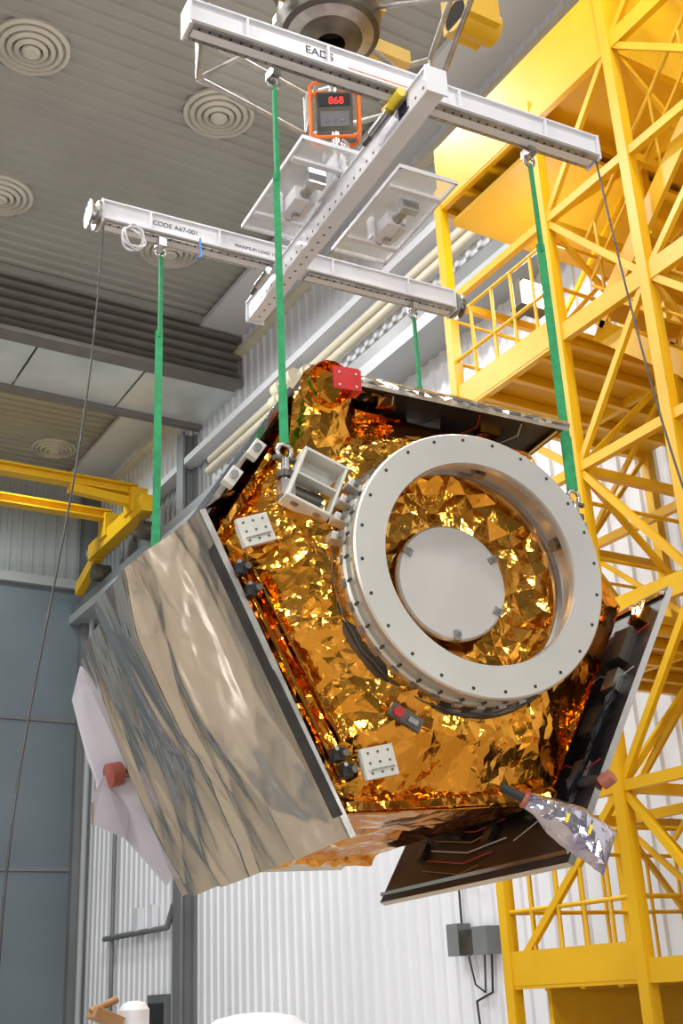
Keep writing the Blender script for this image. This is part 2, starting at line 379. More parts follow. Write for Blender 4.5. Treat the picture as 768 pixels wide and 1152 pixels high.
text('CODE A67-001',Vector((2.12,6.30,H+.09))+xb*.35+nb*.047,face_R(xb,nb),.05,INK,lf,'lettering_2')
text('MAXIMUM LOAD 1500 KG',Vector((2.12,6.30,H+.08))+xb*.95+nb*.047,face_R(xb,nb),.035,INK,lf,'lettering_3')
b=MB()
q=Vector((1.94,4.47,H+.075))+xa*.95+na*.0465; b.box(q+xa*.25,(.5,.002,.006),ORG,b.frame((0,0,0),xa,(0,0,1)))
b.done('stripe',lf)

# slings with shackles
SL=[((2.48,4.51),2.36),((4.18,4.37),2.37),((2.54,6.27),2.27),((4.52,6.16),2.35)]
for k,((x0,y0),zb) in enumerate(SL):
    b=MB()
    w=(.036,.05,.048,.05)[k]
    b.box((x0,y0,H-.03),(.05,.09,.06),STEEL); b.torus(T((x0,y0,H-.09),(0,1,0)),.035,.011,STEEL)
    b.beam((x0,y0,H-.11),(x0,y0,H-.75),.022,.012,GREEN,up=(1,0,0))
    b.beam((x0+.008,y0,H-.11),(x0+.012,y0,H-.75),.012,.02,GREEN,up=(1,0,0))
    b.beam((x0,y0,H-.70),(x0,y0,zb+.15),.005,w,GREEN,up=(.86,-.5,0)); b.beam((x0+.01,y0+.014,H-.7),(x0+.01,y0+.014,zb+.2),.005,w*.85,GREEN,up=(.9,-.4,0))
    b.beam((x0,y0,zb+.45),(x0,y0,zb+.13),.02,w+.008,GREEN,up=(.86,-.5,0))
    b.torus(T((x0,y0,zb+.09),(0,1,0)),.038,.012,STEEL); b.cyl((x0-.06,y0,zb+.05),(x0+.06,y0,zb+.05),.014,DSTEEL,n=10)
    b.cyl((x0,y0,zb+.05),(x0,y0,zb-.08),.022,STEEL,n=12); b.cyl((x0,y0,zb-.02),(x0,y0,zb-.05),.045,DSTEEL,n=6)
    b.done('lifting_sling')

# load cell
cen=Vector((3.36,5.28,0))
lc=empty('crane_load_cell',Matrix.Translation((0,0,ZC)))
b=MB()
b.torus(T(cen+Vector((0,0,5.02)),(0,1,0)),.06,.02,STEEL); b.torus(T(cen+Vector((0,0,5.12)),(1,.3,0)),.065,.02,STEEL)
b.cyl(cen+Vector((-.1,0,5.06)),cen+Vector((.1,0,5.06)),.028,STEEL); b.cyl(cen+Vector((0,0,5.16)),cen+Vector((0,0,5.27)),.04,STEEL); b.torus(T(cen+Vector((.03,0,5.19)),(.4,1,0)),.05,.018,ALU)
Rl=b.frame((0,0,0),(.86,-.5,0),(0,0,1))@Matrix.Rotation(math.radians(-22),3,'X')
f=Rl@Vector((0,-1,0)); xx=Rl@Vector((1,0,0)); zz=Rl@Vector((0,0,1))
if f.z>0:
    Rl=b.frame((0,0,0),(.86,-.5,0),(0,0,1))@Matrix.Rotation(math.radians(22),3,'X'); f=Rl@Vector((0,-1,0)); zz=Rl@Vector((0,0,1))
c=cen+Vector((0,0,5.44))
b.box(c,(.24,.14,.26),DSTEEL,Rl); b.box(c+f*.072+zz*.075,(.21,.008,.08),BLACK,Rl)
b.box(c+f*.072-zz*.05,(.19,.006,.10),TRIMG,Rl)
for s in (-.05,0,.05): b.cyl(c+f*.076+xx*s-zz*.06,c+f*.08+xx*s-zz*.06,.012,STEEL,n=10)
def rr(w,h,o,r):
    P=[(-w+.03,-h),(w-.03,-h),(w,-h+.03),(w,h-.03),(w-.03,h),(-w+.03,h),(-w,h-.03),(-w,-h+.03),(-w+.03,-h)]
    b.tube([c+xx*p[0]+zz*p[1]+f*o for p in P],r,ORG)
rr(.16,.18,.11,.012); rr(.16,.18,-.08,.012)
for sx in (-1,1):
    for sz in (-1,1): b.tube([c+xx*.16*sx+zz*.15*sz+f*.11,c+xx*.16*sx+zz*.15*sz-f*.08],.012,ORG); b.tube([c+xx*.16*sx+zz*.15*sz-f*.0,c+xx*.12*sx+zz*.13*sz],.01,ORG)
b.cyl(c+Vector((0,0,.12)),c+Vector((0,0,.55)),.035,STEEL)
b.done('body',lc)
text('868',c+f*.078-xx*.04+zz*.048,face_R(xx,f),.068,LED,lc,'digits')
b=MB(); hz=6.25
b.lathe([(.10,-.2),(.34,-.12),(.36,0),(.36,.10),(.28,.12),(.28,.3),(.4,.32),(.4,.45),(.1,.5)],Matrix.Translation(cen+Vector((0,0,hz))),DSTEEL,n=40)
for i in range(10):
    t=i*math.pi/5; d=Vector((math.cos(t),math.sin(t),0)); b.box(cen+Vector((0,0,hz+.06))+d*.36,(.05,.05,.06),YEL2 if i%2 else STEEL)
b.lathe([(.30,-.135),(.22,-.16)],Matrix.Translation(cen+Vector((0,0,hz))),ALUD,n=40)
b.box(cen+Vector((1.15,-.15,hz+.55)),(.3,.3,.45),YEL2); b.box(cen+Vector((.5,.2,hz+.1)),(.5,.2,.12),YEL2); b.cyl(cen+Vector((1.0,-.15,hz+.4)),cen+Vector((1.35,-.15,hz+.4)),.12,YEL2)
R6=1.0
def hx(i,r,z): t=math.radians(60*i+10); return cen+Vector((math.cos(t)*r,math.sin(t)*r,z))
for i in range(6):
    b.cyl(hx(i,R6,hz-.15),hx(i+1,R6,hz-.15),.022,ALUD,n=8); b.cyl(hx(i,R6,hz+.25),hx(i+1,R6,hz+.25),.022,ALUD,n=8)
    b.cyl(hx(i,R6,hz-.15),hx(i,R6,hz+.25),.022,ALUD,n=8); b.cyl(hx(i,R6,hz-.15),hx(i,.36,hz),.018,ALUD,n=8)
    b.poly([hx(i,R6,hz-.15),hx(i+1,R6,hz-.15),hx(i+1,.4,hz-.02),hx(i,.4,hz-.02)],[(0,1,2,3)],GLASSY)
for dx,dy in ((.1,.1),(-.1,.1),(.1,-.1),(-.1,-.1)): b.cyl(cen+Vector((dx,dy,hz+.4)),cen+Vector((dx,dy,12.6)),.012,DSTEEL,n=6)
for y in (4.2,6.3): b.ibeam((-9.6,y,12.9),(9.3,y,12.9),.3,.5,YEL,t=.04)
b.box((3.36,5.28,12.8),(1.6,2.4,.5),YEL)
b.done('bridge_crane')

# cables
ca=[(2.12,6.22,4.75),(2.1,6.2,4.3),(2.0,6.0,3.4),(1.75,5.6,2.2),(1.5,5.2,1.2),(1.3,4.71,.42),(1.25,4.5,-.2),(1.2,4.3,-1.55)]
curve('guide_cable',ca,.006,BLACK)
cb=[(4.62,4.24,4.78),(4.55,4.15,4.3),(4.35,3.9,3.3),(4.08,3.55,2.2),(4.0,3.3,1.4),(4.0,3.1,0),(4.0,3.0,-1.55)]
curve('guide_cable',cb,.006,BLACK)
pts=[]
for i in range(60):
    t=i*.75; pts.append((2.30+.08*math.cos(t)+.03*random.random(),6.18+.03*math.sin(i),4.68+.09*math.sin(t)+.03*random.random()))
curve('rope_coil',pts,.006,WHITE,lf)
curve('blue_tie',[(2.78,6.15,4.82),(2.76,6.13,4.72),(2.8,6.12,4.66),(2.74,6.1,4.62)],.007,mat('blue_tape',(.02,.2,.7),.4,var=(3,(.03,.25,.75),.3,.7)),lf)

# ------------------------------------------------------------ satellite
s_=Vector((.99,-.14,0)).normalized(); n_=Vector((-.14,-.99,0)).normalized(); u_=Vector((0,0,1))
M=Matrix((s_,u_,n_)).transposed().to_4x4(); M.translation=Vector((3.30,4.10,1.87+ZC))
sat=empty('satellite',M)
def rg(p,f): return 1-2*abs(noise.noise(Vector(p)*f))
def hsh(i,j,s):
    x=math.sin(i*127.1+j*311.7+s*74.7)*43758.5453; return x-math.floor(x)
def tri_h(x,y,cell,s,warp=.5):
    w=Vector((x,y,s*3.1))*(.55/cell)
    x=x+warp*cell*noise.noise(w); y=y+warp*cell*noise.noise(w+Vector((9,4,2)))
    x/=cell; y/=cell; k=(x+y)*.3660254; u=x+k; v=y+k; i=math.floor(u); j=math.floor(v); fu=u-i; fv=v-j
    if fu>fv: return (1-fu)*hsh(i,j,s)+(fu-fv)*hsh(i+1,j,s)+fv*hsh(i+1,j+1,s)-.5
    return (1-fv)*hsh(i,j,s)+(fv-fu)*hsh(i,j+1,s)+fu*hsh(i+1,j+1,s)-.5
# crumpled foil sheet: irregular creased facets (Delaunay of points with uneven spacing) over broad folds
def crumple(b,inside,bounds,border,pos,mt,rmin,rmax,k=.28,an=(1,1),seed=1,tries=5000,nf=1.6,big=None,calm=.25):
    rnd=random.Random(seed); P=[(x,y,0.0,rmin*.8) for x,y in border]
    grid={}
    cs=rmax
    def key(x,y): return (int(math.floor(x*an[0]/cs)),int(math.floor(y*an[1]/cs)))
    for q in P: grid.setdefault(key(q[0],q[1]),[]).append(q)
    x0,x1,y0,y1=bounds
    for _ in range(tries):
        x=rnd.uniform(x0,x1);y=rnd.uniform(y0,y1)
        if not inside(x,y): continue
        t=min(1,max(0,.5+.9*noise.noise(Vector((x*an[0]*nf,y*an[1]*nf,seed*3.7))))); r=rmin+(rmax-rmin)*t*t
        kx,ky=key(x,y); ok=True
        for i in (-1,0,1):
            for j in (-1,0,1):
                for q in grid.get((kx+i,ky+j),()):
                    if math.hypot((q[0]-x)*an[0],(q[1]-y)*an[1])<min(r,max(q[3],rmin)) : ok=False;break
                if not ok:break
            if not ok:break
        if ok:
            t2=min(1,max(0,.5+1.1*noise.noise(Vector((x*an[0]*3,y*an[1]*3,seed*1.7+9)))))
            h=(rnd.random()-.5)*2*k*r*(calm+(1.3-calm)*t2)
            if big:
                for ci,(ce,am) in enumerate(big): h+=am*2*tri_h(x*an[0],y*an[1],ce,seed+ci)
            q=(x,y,h,r); P.append(q); grid.setdefault((kx,ky),[]).append(q)
    vs=[Vector((p[0]*an[0],p[1]*an[1])) for p in P]
    res=geometry.delaunay_2d_cdt(vs,[],[],0,1e-5)
    ov,of,orig=res[0],res[2],res[3]
    V=[]
    for v,o in zip(ov,orig):
        h=P[o[0]][2] if o else 0
        V.append(pos(v.x/an[0],v.y/an[1],h))
    F=[]
    for f in of:
        cx_=sum(ov[i].x for i in f)/len(f)/an[0]; cy_=sum(ov[i].y for i in f)/len(f)/an[1]
        if inside(cx_,cy_): F.append(tuple(f))
    b.poly(V,F,mt,False)
def foil(b,f,nu,nv,amp,mt,closed=False,fr=(3,7)):
    cnt=nu if closed else nu+1; V=[]
    for j in range(nv+1):
        for i in range(cnt):
            a=i/nu; c=j/nv; e=1e-3
            p=f(a,c); n=(f(a+e,c)-p).cross(f(a,c+e)-p); n=n.normalized() if n.length>1e-12 else Vector((0,0,1))
            d=amp*(.6*rg(p,fr[0])+.4*rg(p+Vector((5,3,1)),fr[1])+.35*(random.random()-.5)*2)
            V.append(p+n*d)
    F=[]
    for j in range(nv):
        for i in range(nu):
            a=j*cnt+i;bb=j*cnt+(i+1)%cnt;c=(j+1)*cnt+(i+1)%cnt;d=(j+1)*cnt+i
            if (i+j)%2: F+= [(a,bb,c),(a,c,d)]
            else: F+= [(a,bb,d),(bb,c,d)]
    b.poly(V,F,mt,False)
def drape(b,pos,w,h,nu,nv,hf,mt):
    V=[]
    for j in range(nv+1):
        for i in range(nu+1):
            x=w*i/nu;y=h*j/nv; V.append(pos(x,y,hf(x,y)))
    n=nu+1
    b.poly(V,[(j*n+i,j*n+i+1,(j+1)*n+i+1,(j+1)*n+i) for j in range(nv) for i in range(nu)],mt,True)
def lin(n): return [i/n for i in range(n+1)]
def rect_border(w,h,s):
    o=[]
    for t in lin(int(w/s)): o+=[(t*w,0),(t*w,h)]
    for t in lin(int(h/s))[1:-1]: o+=[(0,t*h),(w,t*h)]
    return o
hexv=[Vector((-.69,1.00)),Vector((.66,.88)),Vector((1.12,0.02)),Vector((.52,-1.03)),Vector((-.58,-1.10)),Vector((-1.20,.13))]
def hexr(t):
    d=Vector((math.cos(t),math.sin(t))); best=9
    for i in range(6):
        p=hexv[i];q=hexv[(i+1)%6]; e=q-p; den=d.x*e.y-d.y*e.x
        if abs(den)<1e-9: continue
        k=(p.x*e.y-p.y*e.x)/den; w=(p.x*d.y-p.y*d.x)/den
        if k>0 and -1e-6<=w<=1+1e-6: best=min(best,k)
    return best
CF=-.50; CB=-2.9
b=MB()
def pfront(x,y,h):
    r=math.hypot(x,y); r1=hexr(math.atan2(y,x)); k=max(0,min(1,(r-.58)/(r1-.58)))
    return Vector((x,y,-.21-.08*min(1,k*2.5)-.21*max(0,(k-.4)/.6)+h*(1-.3*(k>.97))))
bd=[]
for i in range(6):
    p=hexv[i];q=hexv[(i+1)%6]
    for t in lin(24)[:-1]: v=p+(q-p)*t; bd.append((v.x*.999,v.y*.999))
bd+=[(.59*math.cos(t*2*math.pi/60),.59*math.sin(t*2*math.pi/60)) for t in range(60)]
crumple(b,lambda x,y: .585<math.hypot(x,y)<hexr(math.atan2(y,x)),(-1.3,1.2,-1.2,1.1),bd,pfront,GOLD,.014,.060,k=.19,seed=3,tries=30000,nf=2.2,big=((.26,.045),(.12,.017)),calm=.08)
b.done('foil_front',sat)
b=MB()
for i in range(6):
    p=hexv[i];q=hexv[(i+1)%6]; Ls=(q-p).length; d=(q-p)/Ls; nn=Vector((d.y,-d.x)); LL=CF-CB
    if nn.dot((p+q)/2)<0: nn=-nn
    crumple(b,lambda x,y,Ls=Ls: 0<x<Ls and 0<y<LL,(0,Ls,0,LL),rect_border(Ls,LL,.07),
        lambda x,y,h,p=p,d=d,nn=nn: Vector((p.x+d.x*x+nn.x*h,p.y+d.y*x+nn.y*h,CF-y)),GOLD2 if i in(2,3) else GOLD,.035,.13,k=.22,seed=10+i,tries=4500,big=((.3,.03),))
b.poly([Vector((v.x*.98,v.y*.98,CB)) for v in hexv],[tuple(range(6))],GOLD2)
def rim(p,q,z0,w,amp,mt):
    d=(q-p).normalized(); nn=Vector((d.y,-d.x)); 
    foil(b,lambda a,c: Vector((p.x+(q.x-p.x)*a,p.y+(q.y-p.y)*a,z0))+Vector((nn.x,nn.y,0))*(w*math.sin(c*3.14))+Vector((0,0,w*math.cos(c*3.14))),30,6,amp,mt)
rim(hexv[3],hexv[4],-.47,.09,.02,GOLD2); rim(hexv[4],hexv[5],-.50,.05,.015,GOLD2); rim(hexv[5],hexv[0],-.46,.06,.02,GOLD)
b.done('foil_sides',sat)
b=MB()
bd=[(.555*math.cos(t*2*math.pi/54),.555*math.sin(t*2*math.pi/54)) for t in range(54)]
crumple(b,lambda x,y: math.hypot(x,y)<.556,(-.56,.56,-.56,.56),bd,lambda x,y,h: Vector((x,y,-.40+.22*math.hypot(x,y)+h*(1 if math.hypot(x,y)>.33 else .2))),GOLD,.022,.075,k=.48,seed=23,tries=8000,big=((.14,.035),),calm=.4)
b.done('foil_inner',sat)
I4=Matrix.Identity(4)
b=MB()
b.lathe([(.001,-.255),(.285,-.255),(.295,-.265),(.295,-.29)],Matrix.Translation((-.03,-.02,0)),DISC,n=64)
for t in (30,150,270,330): 
    t=math.radians(t); p=Vector((-.03+.27*math.cos(t),-.02+.27*math.sin(t),-.27)); b.box(p,(.05,.035,.05),ALUD,Matrix.Rotation(t,3,'Z')); b.cyl(p,p+Vector((0,0,.04)),.012,STEEL,n=8)
b.done('centre_plate',sat)
b=MB()
b.lathe([(.50,-.012),(.505,0),(.652,0),(.66,-.008),(.66,-.035),(.625,-.04),(.625,-.13),(.645,-.135),(.655,-.15),(.655,-.185),(.63,-.20),(.60,-.24),(.60,-.30)],I4,ALU,n=128)
b.lathe([(.50,-.012),(.50,-.05),(.555,-.07),(.555,-.30)],I4,DISC,n=96)
b.lathe([(.556,-.20),(.535,-.21),(.535,-.23),(.556,-.24)],I4,ALUD,n=96)
for i in range(24):
    t=2*math.pi*(i+.3)/24; d=Vector((math.cos(t),math.sin(t),0))
    b.cyl(d*.625+Vector((0,0,.0005)),d*.625+Vector((0,0,.002)),.0085,BLACK,n=12)
for i in range(36):
    t=2*math.pi*i/36; d=Vector((math.cos(t),math.sin(t),0)); R=Matrix.Rotation(t,3,'Z')
    b.box(d*.655+Vector((0,0,-.165)),(.03,.04,.035),ALUD,R); b.cyl(d*.65+Vector((0,0,-.10)),d*.65+Vector((0,0,-.13)),.008,DSTEEL,n=6)
for t in (20,80,200,255,310):
    t=math.radians(t); d=Vector((math.cos(t),math.sin(t),0)); b.box(d*.53+Vector((0,0,-.12)),(.05,.06,.05),ALUD,Matrix.Rotation(t,3,'Z')); b.cyl(d*.53+Vector((0,0,-.12)),d*.53+Vector((0,0,-.07)),.02,DSTEEL,n=10)
b.lathe([(.60,-.24),(.68,-.25),(.69,-.28),(.66,-.32)],I4,DSTEEL,n=96)
b.done('adapter_ring',sat)
# silver foil cover on lower left side
b=MB()
F2=Vector((-1.27,.26));E2=Vector((-.575,-1.21)); sd=(E2-F2).normalized(); nn=Vector((sd.y,-sd.x)); 
if nn.x>0: nn=-nn
LF=(E2-F2).length
def pcov(x,y,h):
    a=x/LF; c=y/2.64; z=-.36-y
    c1=.30+.14*(a-.5)
    bulge=.25*max(0,1-abs(c-c1)/(c1 if c<c1 else 1-c1))
    p=F2+(E2-F2)*a+nn*(bulge*(1-.25*a)+.04*c+h)
    return Vector((p.x,p.y,z-.12*math.sin(a*3)))
def hcov(x,y):
    e=min(1,min(y,2.64-y)/.12)*.8+.2
    w=.16*noise.noise(Vector((x*1.1,y*.9,3)))
    v=y+w+.12*x
    u2=y-.45*x+.12*noise.noise(Vector((x*1.4,y*1.2,8)))
    return e*(.13*tri_h(x*.42,v,.46,61,.3)+.030*tri_h(x*.20,v,.17,62,.4)+.018*tri_h(x*.30,u2,.22,66,.4)+.006*tri_h(x*.22,v,.07,63,.5)+.002*tri_h(x*.5,y,.045,65,.5))
drape(b,pcov,LF,2.64,110,300,hcov,SILV)
drape(b,lambda x,y,h: Vector((F2.x+.8*y,F2.y+.6*y+h,-.40-x)),2.5,.23,70,8,lambda x,y:.03*tri_h(x,y,.12,5),SILV)
b.beam((F2.x+.01,F2.y,-.37),(E2.x+.01,E2.y,-.40),.03,.03,ALUD)
pv=None
for i in range(41):
    x=LF*i/40; y=2.64*(.30+.14*(i/40-.5)); p=pcov(x,y,hcov(x,y)+.002)
    if pv is not None: b.cyl(pv,p,.004,ALUD,n=6)
    pv=p
b.done('foil_side_cover',sat)
def panel(p,q,z0,z1,th,name,out=CELL,inn=CARB,edge=ALUD,boxes=()):
    b=MB(); p=Vector(p);q=Vector(q); d=(q-p).normalized(); n=Vector((d.y,-d.x)); mid=(p+q)/2
    if n.dot(mid)<0: n=-n
    def P(s,t,zc): v=p+(q-p)*s+n*t; return Vector((v.x,v.y,zc))
    V=[P(0,0,z0),P(1,0,z0),P(1,0,z1),P(0,0,z1),P(0,th,z0),P(1,th,z0),P(1,th,z1),P(0,th,z1)]
    b.poly(V,[(0,1,2,3)],inn); b.poly(V,[(4,5,6,7)],out); b.poly(V,[(0,1,5,4),(1,2,6,5),(2,3,7,6),(3,0,4,7)],edge)
    nu=8
    for i in range(nu):
        s0=(i+.06)/nu; s1=(i+.94)/nu
        for j in range(14):
            za=z0+(z1-z0)*(j+.05)/14; zb=z0+(z1-z0)*(j+.95)/14
            b.poly([P(s0,th+.002,za),P(s1,th+.002,za),P(s1,th+.002,zb),P(s0,th+.002,zb)],[(0,1,2,3)],CELL)
    for s in (.03,.97):
        b.beam(P(s,-.01,z0-.01),P(s,-.01,z1),.02,.02,edge)
    for k in range(5):
        s=.15+.17*k
        b.tube([P(s,-.012,z0-.03),P(s+.03,-.015,z0-.15),P(s-.02,-.012,z0-.35),P(s+.05,-.012,z0-.6)],.0035,(RED,WHITE2,BLACK,RED,WHITE2)[k],n=6)
    R=Matrix((d.to_3d(),n.to_3d(),Vector((0,0,1)))).transposed()
    for s,zz_,sz,mt in boxes: b.box(P(s,-sz[1]/2,zz_),sz,mt,R)
    if name=='panel_top':   # loose foil flap along the front edge
        foil(b,lambda a,c: P(a*1.02-.01,th*1.2-(th*1.7)*c,z0+.015+.02*math.sin(c*3.1)),40,4,.007,SILV)
        foil(b,lambda a,c: P(.05+.25*a,-.01-.02*c,z0-.05-.5*c),10,10,.015,SILV)
    if name=='panel_right':
        for k in range(9):   # harness runs toward the rear of the panel
            s=.62+.04*k; b.tube([P(s,-.012,z0-.7-.1*(k%3)),P(s+.02,-.012,z0-1.1),P(s-.03,-.012,z0-1.6)],.004,(WHITE2,RED,BROWN)[k%3],n=6)
        for k in range(4): b.box(P(.78+.05*(k%2),-.02,z0-.5-.4*k),(.10,.03,.08),DSTEEL,R)
    return b.done(name,sat,bevel=0)
panel((-.72,1.04),(.77,.95),-.30,-2.5,.04,'panel_top',edge=SILV,boxes=((.5,-.6,(.2,.04,.15),SILV),(.75,-.5,(.12,.03,.08),GOLD),(.32,-.45,(.10,.03,.08),GOLD2)))
panel((1.235,.06),(.42,-1.34),-.22,-2.3,.035,'panel_right',edge=SILV,boxes=((.22,-.42,(.20,.06,.14),DSTEEL),(.10,-.36,(.10,.05,.10),GOLD2),(.36,-.38,(.12,.05,.10),ALUD),(.5,-.45,(.16,.04,.12),DSTEEL),(.68,-.4,(.10,.03,.10),ALUD)))
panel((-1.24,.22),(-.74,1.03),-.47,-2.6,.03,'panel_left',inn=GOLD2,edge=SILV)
def dev(name,fn):
    b=MB(); fn(b); b.done(name,sat,bevel=.004)
def wb(b):
    c=Vector((-.74,.40,-.26)); R=Matrix.Rotation(math.radians(-22),3,'Z')
    def B(o,s,m=WHITE2): b.box(c+R@Vector(o),s,m,R)
    B((0,0,-.05),(.24,.28,.02)); B((-.11,0,.01),(.015,.28,.12)); B((.11,0,.01),(.015,.28,.12)); B((0,.135,.01),(.24,.015,.12)); B((0,-.135,.01),(.24,.015,.12)); B((0,0,.01),(.22,.012,.10))
    for x in(-.06,.06): b.cyl(c+R@Vector((x,-.143,.02)),c+R@Vector((x,-.146,.02)),.02,ALUD)
    B((.05,-.08,-.03),(.08,.06,.03),STEEL); b.cyl(c+R@Vector((0,0,-.06)),c+R@Vector((0,0,-.25)),.05,DSTEEL)
dev('star_tracker_bracket',wb)
def plate(c,rot):
    def f(b):
        R=Matrix.Rotation(math.radians(rot),3,'Z'); cc=Vector(c)
        b.box(cc,(.16,.14,.03),WHITE2,R); b.box(cc-Vector((0,0,.04)),(.13,.11,.05),WHITE2,R)
        for x in (-.05,0,.05):
            for y in (-.045,0,.045): b.cyl(cc+R@Vector((x,y,.015)),cc+R@Vector((x,y,.018)),.006,DSTEEL,n=8)
        b.box(cc+R@Vector((0,-.03,.02)),(.13,.006,.008),STEEL,R)
        b.cyl(cc,cc-Vector((0,0,.25)),.03,DSTEEL)
    return f
dev('sensor_plate_1',plate((-1.03,.15,-.28),20)); dev('sensor_plate_2',plate((-.47,-.90,-.28),12))
def rb(b):
    b.box((-.575,.96,-.20),(.15,.12,.08),RED)
    for x in(-.62,-.53):
        for y in (.92,.99): b.cyl((x,y,-.16),(x,y,-.155),.006,WHITE2,n=8)
    b.beam((-.64,1.02,-.17),(-.51,1.02,-.17),.01,.02,RED)
dev('red_cover_box',rb)
b=MB()
crumple(b,lambda x,y: 0<x<.85 and 0<y<.34,(0,.85,0,.34),rect_border(.85,.34,.06),lambda x,y,h: Vector((-.66+(.11+h)*math.cos(x*6.2832/.85)*(1-.15*math.sin(9*y)),.93+(.12+h)*math.sin(x*6.2832/.85),-.5+y)),GOLD,.03,.08,k=.4,seed=41,tries=1200)
crumple(b,lambda x,y: math.hypot(x-.11,y-.12)<.14,(-.05,.27,-.05,.27),[(.11+.139*math.cos(t*.5236),.12+.139*math.sin(t*.5236)) for t in range(12)],lambda x,y,h: Vector((-.77+x,.81+y,-.16+h-1.2*math.hypot(x-.11,y-.12)**2*3)),GOLD,.03,.08,k=.4,seed=42,tries=900)
crumple(b,lambda x,y: 0<x<.34 and 0<y<.40,(0,.34,0,.40),rect_border(.34,.40,.06),lambda x,y,h: Vector((-.84+x+.12*y,.50+y,-.36+.14*math.sin(3.14*x/.34)*min(1,y/.3)+h)),GOLD,.03,.09,k=.35,seed=43,tries=1200)
b.done('foil_hump',sat)
def blk(b):
    for c in ((-1.08,-.02,-.36),(-1.03,-.12,-.36),(-.64,-.86,-.36),(-.60,-.93,-.36)):
        c=Vector(c); b.box(c,(.05,.06,.08),BLACK); b.cyl(c+Vector((.02,0,.04)),c+Vector((.02,0,.07)),.016,DSTEEL); b.cyl(c+Vector((-.02,.02,.04)),c+Vector((-.02,.02,.06)),.010,STEEL)
    b.beam((-1.11,.06,-.40),(-.60,-.98,-.40),.02,.05,GOLD2); b.beam((-1.20,.10,-.42),(-.62,-1.12,-.42),.012,.10,BLACK)
    b.beam((-1.02,-.02,-.36),(-.62,-.80,-.36),.012,.05,GOLD)
    for c in ((-1.10,.46,-.40),(-.98,.62,-.40)): b.box(c,(.10,.06,.05),WHITE2,Matrix.Rotation(1.0,3,'Z')); b.cyl(c,(c[0],c[1],c[2]+.05),.02,STEEL)
dev('edge_connectors',blk)
def hinge(b):
    for k in range(4):
        t=math.radians(148+k*8); d=Vector((math.cos(t),math.sin(t),0)); p=d*.69+Vector((0,0,-.15)); b.box(p,(.07,.04,.08),ALU,Matrix.Rotation(t,3,'Z')); b.cyl(p,p+Vector((0,0,.07)),.016,STEEL,n=10)
    for k in range(3):
        t=math.radians(238+k*7); d=Vector((math.cos(t),math.sin(t),0)); p=d*.76+Vector((0,0,-.26)); b.box(p,(.06,.06,.05),GOLD2,Matrix.Rotation(t,3,'Z'))
    t=math.radians(243); p=Vector((math.cos(t),math.sin(t),0))*.80+Vector((0,0,-.2)); b.box(p,(.17,.07,.03),DSTEEL,Matrix.Rotation(-.5,3,'Z')); b.cyl(p-Vector((.04,-.02,0)),p+Vector((-.04,.02,.03)),.025,RED,n=12); b.box(p+Vector((.03,-.02,.02)),(.05,.03,.01),ALUD,Matrix.Rotation(-.5,3,'Z'))
dev('umbilical_fittings',hinge)
pts=[]
for i in range(40):
    t=math.radians(150+i*4.2); r=.675+.006*math.sin(i*1.7); pts.append((r*math.cos(t),r*math.sin(t),-.225+.006*math.sin(i*2.3)))
curve('harness',pts,.004,DSTEEL,sat)
# pouch
b=MB()
p0=Vector((.17,-1.07,-.14)); p1=Vector((.55,-1.28,-.04)); ax=(p1-p0); side=Vector((.50,.55,0)).normalized(); side=(side-ax.normalized()*side.dot(ax.normalized())).normalized()
thn=ax.normalized().cross(side)
def pf(x,y,h):
    t=x*6.28318/.5; c=y/.45; w=.025+.085*min(1,c*1.6)**.9; th=.025+.04*math.sin(3.14*min(1,max(0,c)))
    if c>.97: th=.006
    return p0+ax*c+side*((w+h)*math.cos(t)-.05*c*c)+thn*((th+h)*math.sin(t))
crumple(b,lambda x,y: 0<x<.5 and 0<y<.45,(0,.5,0,.45),rect_border(.5,.45,.03),pf,POUCH,.014,.045,k=.3,seed=51,tries=3000)
b.torus(T(p0+ax*.02,ax),.03,.014,PINK); b.cyl(p0-ax*.25,p0,.022,BLACK)
for k in range(2):
    for sg in (-1,1):
        q=p0+ax*(.45+.25*k)+thn*.066*sg+side*(-.02); b.box(q,(.045,.014,.004),TAG,b.frame((0,0,0),side,thn))
b.done('cover_pouch',sat)
b=MB(); b.cyl((.66,-.98,-.22),(.69,-.95,-.17),.035,PINK); b.cyl((.60,-.95,-.4),(.68,-.97,-.20),.03,BLACK)
foil(b,lambda a,c: Vector((.55+.35*a,-.98+.55*a-.12*c,-.30-.05*c)),10,5,.03,CARB); b.done('thruster_cover',sat)
b=MB()
Mi=M.inverted()
for (x0,y0),zb in SL:
    p=Mi@Vector((x0,y0,zb+ZC-.05)); b.box(p+Vector((0,-.06,0)),(.07,.08,.08),ALUD); q=Vector((p.x*.8,p.y*.75,p.z)); b.cyl(p+Vector((0,-.06,0)),q,.035,DSTEEL,n=12)
b.done('pickup_fittings',sat)
# instrument baffle / radiator at the far end
b=MB()
b.poly([(-1.30,.22,-3.04),(-1.34,.0,-3.06),(-1.23,-.36,-3.08),(-1.05,-.78,-3.08),(-.70,-1.16,-3.06),(-.6,-1.0,-3.04),(-1.2,.2,-3.04)],[(0,1,2,3,4,5,6)],LILAC)
b.lathe([(.70,-2.9),(.72,-3.4),(.69,-3.4),(.66,-2.92)],I4,LILAC,n=48)
b.poly([(-1.20,-.62,-2.98),(-1.12,-.48,-3.03),(-.95,-.72,-3.05),(-.98,-.88,-3.0),(-1.20,-.80,-2.96)],[(0,1,2,3,4)],LILAC)
b.beam((-1.20,-.66,-2.98),(-1.20,-.80,-2.96),.008,.008,BROWN)
b.cyl((-1.02,-.47,-3.02),(-1.10,-.49,-3.0),.075,PINK,n=28); b.cyl((-.95,-.46,-3.05),(-1.02,-.47,-3.02),.03,ALUD)
